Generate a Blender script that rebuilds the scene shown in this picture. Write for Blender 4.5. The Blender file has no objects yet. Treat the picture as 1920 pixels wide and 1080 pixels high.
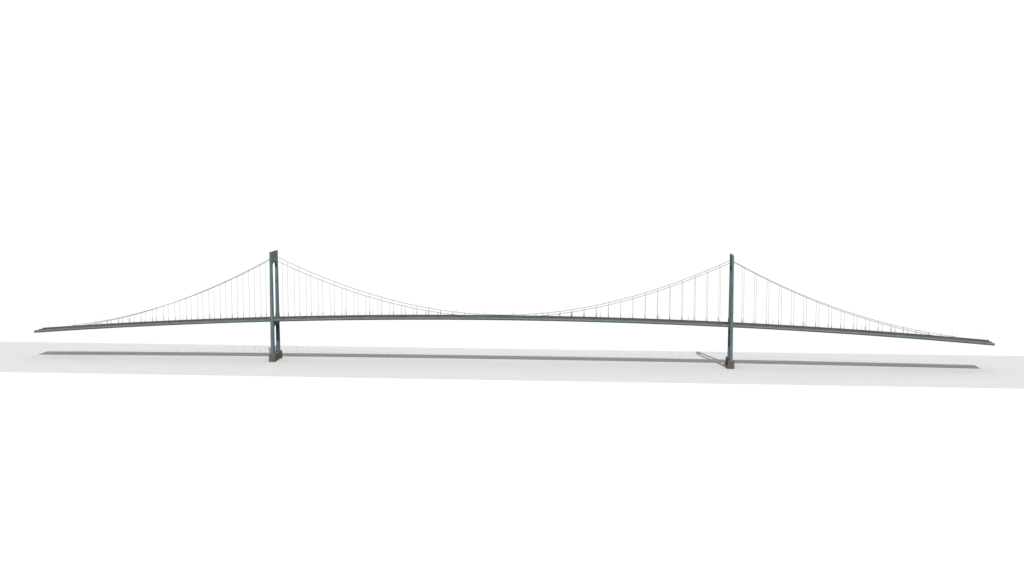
import bpy, bmesh, math, random
from mathutils import Vector
random.seed(7)
S = bpy.context.scene
COL = S.collection

# ------------------------------------------------------------------ camera
cd = bpy.data.cameras.new('camera'); cam = bpy.data.objects.new('camera', cd); COL.objects.link(cam)
cam.location = (189.859, -1904.170, 327.816)
cam.rotation_euler = (math.pi/2 - 0.1100961, 0, 0.0890895)
cd.sensor_width = 36; cd.lens = 2364.637/1920*36; cd.clip_start = 1; cd.clip_end = 20000
S.camera = cam

# ------------------------------------------------------------------ world: white studio surround, brightened overhead and darkened straight below to shape the shading
W = bpy.data.worlds.new('World'); S.world = W; W.use_nodes = True
nt = W.node_tree; bg = nt.nodes['Background']
tc = nt.nodes.new('ShaderNodeTexCoord'); sp = nt.nodes.new('ShaderNodeSeparateXYZ')
mr = nt.nodes.new('ShaderNodeMapRange')
nt.links.new(tc.outputs['Generated'], sp.inputs[0]); nt.links.new(sp.outputs['Z'], mr.inputs['Value'])
mr.inputs['From Min'].default_value = -0.60; mr.inputs['From Max'].default_value = -0.42
mr.inputs['To Min'].default_value = 0.03; mr.inputs['To Max'].default_value = 0.44
up = nt.nodes.new('ShaderNodeMapRange'); nt.links.new(sp.outputs['Z'], up.inputs['Value'])
up.inputs['From Min'].default_value = 0.45; up.inputs['From Max'].default_value = 0.7
up.inputs['To Min'].default_value = 0.0; up.inputs['To Max'].default_value = 0.44*1.1
ad = nt.nodes.new('ShaderNodeMath'); ad.operation = 'ADD'
nt.links.new(mr.outputs[0], ad.inputs[0]); nt.links.new(up.outputs[0], ad.inputs[1])
bg.inputs['Color'].default_value = (1, 1, 1, 1)
nt.links.new(ad.outputs[0], bg.inputs['Strength'])

# ------------------------------------------------------------------ sun
sd = bpy.data.lights.new('sun', 'SUN'); sun = bpy.data.objects.new('sun', sd); COL.objects.link(sun)
sd.energy = 4.35; sd.angle = math.radians(0.5); sd.color = (1.0, 0.995, 0.985)
sun.rotation_euler = Vector((-0.25, 0.765, -1)).to_track_quat('-Z', 'Y').to_euler()
sun.location = (250, -765, 1000)

S.view_settings.view_transform = 'Standard'; S.view_settings.look = 'None'
S.view_settings.exposure = 1.21; S.view_settings.gamma = 1; S.view_settings.use_curve_mapping = False

# ------------------------------------------------------------------ materials
def paint(name, c1, c2, scale=(.05, .05, .05), c3=None, rough=.6, fine=.5, streak=None):
    """painted or stone surface: two tones blended by broad noise, a third tone in patches, a fine grain on top"""
    m = bpy.data.materials.new(name); m.use_nodes = True
    n, l = m.node_tree.nodes, m.node_tree.links
    b = n['Principled BSDF']; b.inputs['Roughness'].default_value = rough
    b.inputs['Specular IOR Level'].default_value = 0.03
    t = n.new('ShaderNodeTexCoord'); mp = n.new('ShaderNodeMapping'); mp.inputs['Scale'].default_value = scale
    l.new(t.outputs['Object'], mp.inputs['Vector'])
    a = n.new('ShaderNodeTexNoise'); a.inputs['Scale'].default_value = 1; a.inputs['Detail'].default_value = 4
    l.new(mp.outputs[0], a.inputs['Vector'])
    r = n.new('ShaderNodeMapRange'); r.inputs['From Min'].default_value = .38; r.inputs['From Max'].default_value = .62
    l.new(a.outputs[0], r.inputs['Value'])
    x = n.new('ShaderNodeMix'); x.data_type = 'RGBA'
    x.inputs['A'].default_value = (*c1, 1); x.inputs['B'].default_value = (*c2, 1)
    l.new(r.outputs[0], x.inputs['Factor']); out = x.outputs['Result']
    if c3:
        a3 = n.new('ShaderNodeTexNoise'); a3.inputs['Scale'].default_value = 1.7; a3.inputs['Detail'].default_value = 3
        mp3 = n.new('ShaderNodeMapping'); mp3.inputs['Scale'].default_value = scale; mp3.inputs['Location'].default_value = (31, 7, 3)
        l.new(t.outputs['Object'], mp3.inputs['Vector']); l.new(mp3.outputs[0], a3.inputs['Vector'])
        r3 = n.new('ShaderNodeMapRange'); r3.inputs['From Min'].default_value = .52; r3.inputs['From Max'].default_value = .64
        l.new(a3.outputs[0], r3.inputs['Value'])
        x3 = n.new('ShaderNodeMix'); x3.data_type = 'RGBA'; x3.inputs['B'].default_value = (*c3, 1)
        l.new(r3.outputs[0], x3.inputs['Factor']); l.new(out, x3.inputs['A']); out = x3.outputs['Result']
    if streak:
        mp4 = n.new('ShaderNodeMapping'); mp4.inputs['Scale'].default_value = streak
        l.new(t.outputs['Object'], mp4.inputs['Vector'])
        a4 = n.new('ShaderNodeTexNoise'); a4.inputs['Scale'].default_value = 1; a4.inputs['Detail'].default_value = 2
        l.new(mp4.outputs[0], a4.inputs['Vector'])
        r4 = n.new('ShaderNodeMapRange'); r4.inputs['From Min'].default_value = .3; r4.inputs['From Max'].default_value = .7
        r4.inputs['To Min'].default_value = 1-fine*.5; r4.inputs['To Max'].default_value = 1+fine*.4
        l.new(a4.outputs[0], r4.inputs['Value'])
        h = n.new('ShaderNodeHueSaturation'); l.new(r4.outputs[0], h.inputs['Value']); l.new(out, h.inputs['Color']); out = h.outputs[0]
    l.new(out, b.inputs['Base Color'])
    bn = n.new('ShaderNodeBump'); bn.inputs['Strength'].default_value = .15; bn.inputs['Distance'].default_value = .1
    l.new(a.outputs[0], bn.inputs['Height']); l.new(bn.outputs[0], b.inputs['Normal'])
    return m
M_TOWER = paint('teal_steel_paint', (.040, .067, .069), (.047, .064, .072), (.06, .06, .035), (.050, .063, .062), .55, .5, (.5, .5, .06))
M_GIRD = paint('girder_paint', (.041, .060, .061), (.044, .059, .065), (.022, .2, .2), (.052, .062, .061), .55, .35, (.08, .5, .5))
M_COLLAR = paint('collar_paint', (.036, .056, .050), (.046, .060, .056), (.1, .1, .1))
M_RAIL = paint('rusty_brown_rail', (.043, .039, .033), (.041, .037, .032), (.03, .3, .3), (.044, .042, .033), .8, .5, (.15, 1, 1))
M_ROAD = paint('worn_asphalt', (.050, .048, .045), (.062, .057, .050), (.05, .3, .3), None, .85, .4, (.02, 1.2, 1))
M_STONE = paint('brown_pier_stone', (.049, .044, .038), (.054, .045, .038), (.15, .15, .2), (.042, .040, .033), .85, .6, (.4, .4, 1.2))
M_CABLE = paint('grey_green_cable', (.052, .060, .060), (.056, .062, .061), (.05, .05, .05))
M_ROPE = paint('grey_wire_rope', (.085, .083, .080), (.10, .098, .095), (.1, .1, .1))
M_SLEEVE = paint('dark_steel_sleeve', (.040, .042, .036), (.052, .052, .046), (.1, .1, .1))
M_LAMP = paint('galvanised_steel', (.08, .08, .08), (.10, .10, .10), (.2, .2, .2), None, .5)
M_LENS = paint('frosted_lens', (.45, .45, .42), (.5, .5, .47), (.2, .2, .2), None, .4)
M_BLACK = paint('black_soffit', (.004, .005, .005), (.006, .007, .007), (.2, .2, .2))
M_GROUND = paint('plain_grey_ground', (.188, .189, .190), (.190, .191, .192), (.004, .02, .01), None, 1.0)
M_GROUND.node_tree.nodes['Principled BSDF'].inputs['Specular IOR Level'].default_value = 0

# ------------------------------------------------------------------ helpers
def obj(name, bm, mat, parent=None, smooth=False):
    bmesh.ops.recalc_face_normals(bm, faces=bm.faces)
    me = bpy.data.meshes.new(name); bm.to_mesh(me); bm.free()
    me.materials.append(mat)
    if smooth:
        for p in me.polygons: p.use_smooth = True
    o = bpy.data.objects.new(name, me); COL.objects.link(o)
    if parent is not None: o.parent = parent
    return o
def empty(name, loc=(0, 0, 0), parent=None):
    o = bpy.data.objects.new(name, None); o.empty_display_size = 3; COL.objects.link(o)
    o.location = loc
    if parent is not None: o.parent = parent
    return o
def hexa(bm, lo, hi):
    """block between two rectangles: lo = (x0,x1,y0,y1,z), hi the same"""
    vs = []
    for (x0, x1, y0, y1, z) in (lo, hi):
        vs += [bm.verts.new(p) for p in ((x0, y0, z), (x1, y0, z), (x1, y1, z), (x0, y1, z))]
    for f in ((3, 2, 1, 0), (4, 5, 6, 7), (0, 1, 5, 4), (1, 2, 6, 5), (2, 3, 7, 6), (3, 0, 4, 7)):
        bm.faces.new([vs[i] for i in f])
def box(bm, x0, x1, y0, y1, z0, z1): hexa(bm, (x0, x1, y0, y1, z0), (x0, x1, y0, y1, z1))
def tube(bm, pts, r, n=8):
    rings = []
    for i, p in enumerate(pts):
        d = (pts[min(i+1, len(pts)-1)] - pts[max(i-1, 0)]).normalized()
        s = Vector((0, 1, 0)) if abs(d.y) < .9 else Vector((1, 0, 0))
        u = d.cross(s).normalized(); v = d.cross(u)
        rr = r[i] if isinstance(r, (list, tuple)) else r
        rings.append([bm.verts.new(p + u*rr*math.cos(2*math.pi*k/n) + v*rr*math.sin(2*math.pi*k/n)) for k in range(n)])
    for a, b in zip(rings, rings[1:]):
        for k in range(n): bm.faces.new((a[k], a[(k+1) % n], b[(k+1) % n], b[k]))
    bm.faces.new(rings[0]); bm.faces.new(rings[-1])

# ------------------------------------------------------------------ dimensions (metres)
A = 350.5; E = 733.3; CW = 14.54; G = 3.86
SP, OFF = 18.4738, 17.293
def dk(x): return 68.836 - 5.3388e-5*x*x - .17931*(x/700)**4        # underside of the side girders
def rail(x): return dk(x) + G
def cab(x):
    ax = abs(x)
    if ax <= A:
        r = (ax/A)**2; return 73.1 + 92.9*r - 5.283*r*r
    t = ax - A
    return 160.717 - .55380*t + 6.4872e-4*t*t
def sweep(bm, sec, x0=-E, x1=E, n=96):
    """sweep a (y, dz) section along the deck curve"""
    rings = []
    for i in range(n+1):
        x = x0 + (x1-x0)*i/n
        rings.append([bm.verts.new((x, y, dk(x)+z)) for y, z in sec])
    k = len(sec)
    for a, b in zip(rings, rings[1:]):
        for j in range(k): bm.faces.new((a[j], a[(j+1) % k], b[(j+1) % k], b[j]))
    bm.faces.new(rings[0]); bm.faces.new(rings[-1])

# ------------------------------------------------------------------ ground
bm = bmesh.new()
N = 40
vs = [[bm.verts.new((-2600+5200*i/N, y, 0)) for y in (-141.4, 0, 141.1)] for i in range(N+1)]
for a, b in zip(vs, vs[1:]):
    for j in range(2): bm.faces.new((a[j], b[j], b[j+1], a[j+1]))
g = obj('ground', bm, M_GROUND); g['kind'] = 'structure'; g['label'] = 'long light grey strip of bare flat ground below the bridge'

# ------------------------------------------------------------------ the bridge
bridge = empty('suspension_bridge')
bridge['label'] = 'long teal steel suspension bridge with two tall arched towers on brown piers'
bridge['category'] = 'bridge'

# deck: road slab > side girders with a pointed fairing, rails and the middle barrier
bm = bmesh.new(); sweep(bm, [(-13.7, 1.0), (13.7, 1.0), (13.7, 1.75), (0, 1.95), (-13.7, 1.75)])
for i in range(80):                                              # floor beams under the slab
    x = -E + 9 + i*(2*E-18)/79; z = dk(x)
    box(bm, x-.3, x+.3, -13.7, 13.7, z+.1, z+1.0-.003)
deck = obj('deck', bm, M_ROAD, bridge); deck['label'] = 'worn brownish grey road deck'
for s in (-1, 1):
    bm = bmesh.new()
    sweep(bm, [(s*13.75, -.15), (s*15.1, -.15), (s*15.9, 1.1), (s*15.9, 2.2), (s*15.1, 3.3), (s*15.1, G), (s*14.45, G), (s*14.45, 3.0), (s*13.75, 2.9)])
    obj('side_girder', bm, M_GIRD, deck)
    bm = bmesh.new(); sweep(bm, [(s*13.0, 1.80), (s*13.62, 1.80), (s*13.62, 2.95), (s*14.35, 3.05), (s*14.35, G-.02), (s*13.0, G-.02)])
    obj('guard_rail', bm, M_RAIL, deck)
bm = bmesh.new(); sweep(bm, [(-.75, 1.9), (.75, 1.9), (.32, 2.6), (.25, G-.1), (-.25, G-.1), (-.32, 2.6)])
obj('median_barrier', bm, M_RAIL, deck)

# towers
def zhx(z): return 2.5 - .75*(z-12)/158                         # half width of a leg along the bridge
def yo(z): return 20.0 - 1.4*(z-12)/158
def yi(z): return 10.7 + .7*(z-12)/158
def arch_wall(bm, ztop, zcrown, zspring, t, zleg=None):
    """wall between the legs with a round-headed arch cut from below, thickness 2*t"""
    n = 20; ya = yi(zspring) + .05
    pts = [(-ya + 0, zspring)] + [(-ya*math.cos(math.pi*i/n), zspring + (zcrown-zspring)*math.sin(math.pi*i/n)) for i in range(1, n)] + [(ya, zspring)]
    for (a, b) in zip(pts, pts[1:]):
        q = []
        for x in (-t, t):
            q.append([bm.verts.new((x, a[0], a[1])), bm.verts.new((x, b[0], b[1])), bm.verts.new((x, b[0], ztop)), bm.verts.new((x, a[0], ztop))])
        bm.faces.new(q[0][::-1]); bm.faces.new(q[1])
        bm.faces.new((q[0][0], q[0][1], q[1][1], q[1][0]))
        bm.faces.new((q[0][3], q[1][3], q[1][2], q[0][2]))
def soffit_shell(zcrown, zspring, t):
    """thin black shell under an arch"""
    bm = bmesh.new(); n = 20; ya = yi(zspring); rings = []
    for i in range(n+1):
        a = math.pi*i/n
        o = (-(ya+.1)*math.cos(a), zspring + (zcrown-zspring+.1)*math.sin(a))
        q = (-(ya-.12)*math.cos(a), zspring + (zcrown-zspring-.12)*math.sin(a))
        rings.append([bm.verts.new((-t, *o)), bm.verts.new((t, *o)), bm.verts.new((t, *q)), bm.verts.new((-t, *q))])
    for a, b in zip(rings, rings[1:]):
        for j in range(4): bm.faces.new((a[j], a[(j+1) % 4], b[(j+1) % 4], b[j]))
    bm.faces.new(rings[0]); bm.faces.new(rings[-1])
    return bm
def make_tower():
    t = empty('tower', (0, 0, 0), bridge)
    # upper arch panel with ribs and a coping
    bm = bmesh.new(); arch_wall(bm, 169.4, 153.8, 144.8, 1.15)
    for y in (-8.2, -4.1, 0, 4.1, 8.2):
        for s in (-1, 1):
            box(bm, min(s*1.145, s*1.32), max(s*1.145, s*1.32), y-.5, y+.5, 155.6, 169.0)
    bmesh.ops.remove_doubles(bm, verts=bm.verts, dist=.0005)
    ap = obj('upper_arch', bm, M_TOWER, t)
    bm = bmesh.new(); box(bm, -1.42, 1.42, -yi(170)+.01, yi(170)-.01, 169.4, 170.1)
    obj('cornice', bm, M_TOWER, t)
    bm = bmesh.new(); box(bm, -1.40, 1.40, -yi(155)-.1, yi(155)+.1, 154.6, 155.6)
    obj('string_course', bm, M_TOWER, t)
    bm = bmesh.new(); arch_wall(bm, 63.2, 56.6, 47.6, 1.7)
    obj('lower_arch', bm, M_TOWER, t)
    obj('arch_soffit', soffit_shell(153.8, 144.8, 1.12), M_BLACK, t)  # thin shell added to make the arch's inner face black
    obj('arch_soffit', soffit_shell(56.6, 47.6, 1.67), M_BLACK, t)
    for s in (-1, 1):
        bm = bmesh.new()
        zs = [11.95, 40, 62, 95, 130, 170.12]
        for a, b in zip(zs, zs[1:]):
            # cruciform shaft: deep core, broader middle
            def r(z, kx, dy): 
                y0, y1 = sorted((s*(yi(z)+dy), s*(yo(z)-dy))); h = zhx(z)*kx
                return (-h, h, y0, y1, z)
            hexa(bm, r(a, 1.0, 2.0), r(b, 1.0, 2.0))
            hexa(bm, r(a, .84, 0), r(b, .84, 0))
        for z in (30, 88, 112, 136):                              # plate splices
            y0, y1 = sorted((s*(yi(z)+1.9), s*(yo(z)-1.9))); h = zhx(z)+.06
            box(bm, -h, h, y0, y1, z, z+.8)
        h = 2.45                                                 # foot plate
        y0, y1 = sorted((s*(yi(12)-.3), s*(yo(12)+.3)))
        box(bm, -2.6, 2.6, y0, y1, 11.9, 12.7)
        leg = obj('leg', bm, M_TOWER, t)
        bm = bmesh.new()                                         # housing round the leg at deck level
        hexa(bm, (-3.0, 3.0, s*15-3.2, s*15+3.2, 63.4), (-3.0, 3.0, s*15-3.2, s*15+3.2, 67.0))
        hexa(bm, (-3.0, 3.0, s*15-2.6, s*15+2.6, 67.0), (-2.7, 2.7, s*15-2.4, s*15+2.4, 71.6))
        hexa(bm, (-2.7, 2.7, s*15-2.4, s*15+2.4, 71.6), (-2.0, 2.0, s*15-2.2, s*15+2.2, 72.4))
        obj('leg_housing', bm, M_COLLAR, t)
        bm = bmesh.new()                                         # saddle where the cable passes through the leg
        hexa(bm, (-2.1, 2.1, s*CW-.7, s*CW+.7, 159.2), (-1.7, 1.7, s*CW-.6, s*CW+.6, 161.4))
        obj('cable_saddle', bm, M_COLLAR, t)
    # dumb-bell pier: two blocks and a recessed wall between them
    bm = bmesh.new()
    for s in (-1, 1):
        y0, y1 = sorted((s*12.0, s*20.6)); box(bm, -5, 5, y0, y1, 0, 11.3); 
        y0, y1 = sorted((s*12.2, s*20.4)); box(bm, -4.8, 4.8, y0, y1, 11.3, 12.0)
    box(bm, -4.1, 4.1, -12.05, 12.05, 0, 11.2)
    obj('pier', bm, M_STONE, t)
    return t
tw = make_tower(); tw.location.x = -A; tw['label'] = 'tall teal tower with its inner side turned towards midspan, left of the two'
tw2 = tw.copy(); COL.objects.link(tw2); tw2.location.x = A; tw2.rotation_euler.z = math.pi
tw2['label'] = 'tall teal tower right of midspan, seen almost edge on'
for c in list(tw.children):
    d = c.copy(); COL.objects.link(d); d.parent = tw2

# main cables
XEND = 684
for s in (-1, 1):
    bm = bmesh.new(); pts = []
    n = 220
    for i in range(n+1):
        x = -XEND + 2*XEND*i/n
        pts.append(Vector((x, s*CW, max(cab(x), rail(x)+.1) if abs(x) < 400 else max(cab(x), rail(x)-.4))))
    # exact points at the tower saddles
    tube(bm, pts, .32, 8)
    c = obj('main_cable', bm, M_CABLE, bridge, True)
    c['label'] = ('near' if s < 0 else 'far') + ' main cable'
# hangers
HX = [-A+OFF+k*(2*A-2*OFF)/36 for k in range(37)] + [sg*(A+OFF+k*SP) for k in range(18) for sg in (-1, 1)]
hl = []
for s in (-1, 1):
    for x in HX:
        L = cab(x) - rail(x)
        if L > .4: hl.append((L, s, x))
hl.sort(reverse=True)
def hanger_bm(bm, L, part):
    sl = min(6.4, L-.2)
    if part == 0:
        tube(bm, [Vector((0, 0, sl-.3 if L > 6.6 else 0)), Vector((0, 0, L-.2))], .18, 6)
        box(bm, -.3, .3, -.32, .32, L-.75, L+.1)                 # cable clamp
    else:
        tube(bm, [Vector((0, 0, -1.0)), Vector((0, 0, sl*.55)), Vector((0, 0, sl))], [.46, .42, .32], 8)
for i, (L, s, x) in enumerate(hl[:100]):
    bm = bmesh.new(); hanger_bm(bm, L, 0)
    h = obj('hanger', bm, M_ROPE, bridge); h.location = (x, s*CW, rail(x))
    bm = bmesh.new(); hanger_bm(bm, L, 1); obj('socket', bm, M_SLEEVE, h)
bm = bmesh.new()
for (L, s, x) in hl[100:]:
    b2 = bmesh.new(); hanger_bm(b2, L, 0); hanger_bm(b2, L, 1)
    bmesh.ops.translate(b2, vec=Vector((x, s*CW, rail(x))), verts=b2.verts)
    me = bpy.data.meshes.new('tmp'); b2.to_mesh(me); b2.free(); bm.from_mesh(me); bpy.data.meshes.remove(me)
h = obj('hangers', bm, M_SLEEVE, bridge); h['kind'] = 'stuff'; h['label'] = 'short hangers where the cables come down to the deck'

# ------------------------------------------------------------------ street lamps on the deck
GRP = 'street lamps along both edges of the bridge deck'
def make_lamp():
    r = empty('street_lamp'); r['category'] = 'street lamp'; r['group'] = GRP
    bm = bmesh.new()
    tube(bm, [Vector((0, 0, 0)), Vector((0, 0, 5)), Vector((0, 0, 9.8))], [.19, .16, .13], 8)
    box(bm, -.22, .22, -.22, .22, -.02, .35)
    obj('pole', bm, M_LAMP, r)
    bm = bmesh.new()
    tube(bm, [Vector((0, 2.3*(1-math.cos(a)), 9.7+1.5*math.sin(a))) for a in [i*math.pi/2/8 for i in range(9)]], .12, 6)
    obj('arm', bm, M_LAMP, r)
    bm = bmesh.new()
    hexa(bm, (-.2, .2, 2.2, 3.3, 11.1), (-.13, .13, 2.25, 3.2, 11.33))
    hd = obj('lamp_head', bm, M_LAMP, r)
    bm = bmesh.new(); hexa(bm, (-.13, .13, 2.4, 3.2, 11.02), (-.17, .17, 2.35, 3.25, 11.097)); obj('lens', bm, M_LENS, hd)
    return r
def copy_tree(o, parent=None):
    c = o.copy(); COL.objects.link(c); c.parent = parent
    for ch in list(o.children): copy_tree(ch, c)
    return c
ORD = ['first', 'second', 'third', 'fourth', 'fifth', 'sixth', 'seventh', 'eighth', 'ninth']
proto = make_lamp(); first = True
for s in (-1, 1):
    row = 'near' if s < 0 else 'far'
    for sg in (-1, 1):
        side = 'left' if sg < 0 else 'right'
        for k in range(8):
            x = sg*(331.5 - 44.2*k)
            o = proto if first else copy_tree(proto); first = False
            o.location = (x, s*12.75, dk(x)+1.78); o.rotation_euler.z = 0 if s < 0 else math.pi
            o['label'] = f'thin grey lamp in the {row} row, {ORD[k]} from the {side} tower towards midspan'
        for k in range(9):
            x = sg*(369.7 + 44.15*k)
            o = copy_tree(proto)
            o.location = (x, s*12.75, dk(x)+1.78); o.rotation_euler.z = 0 if s < 0 else math.pi
            o['label'] = f'thin grey lamp in the {row} row, {ORD[k]} outward from the {side} tower'
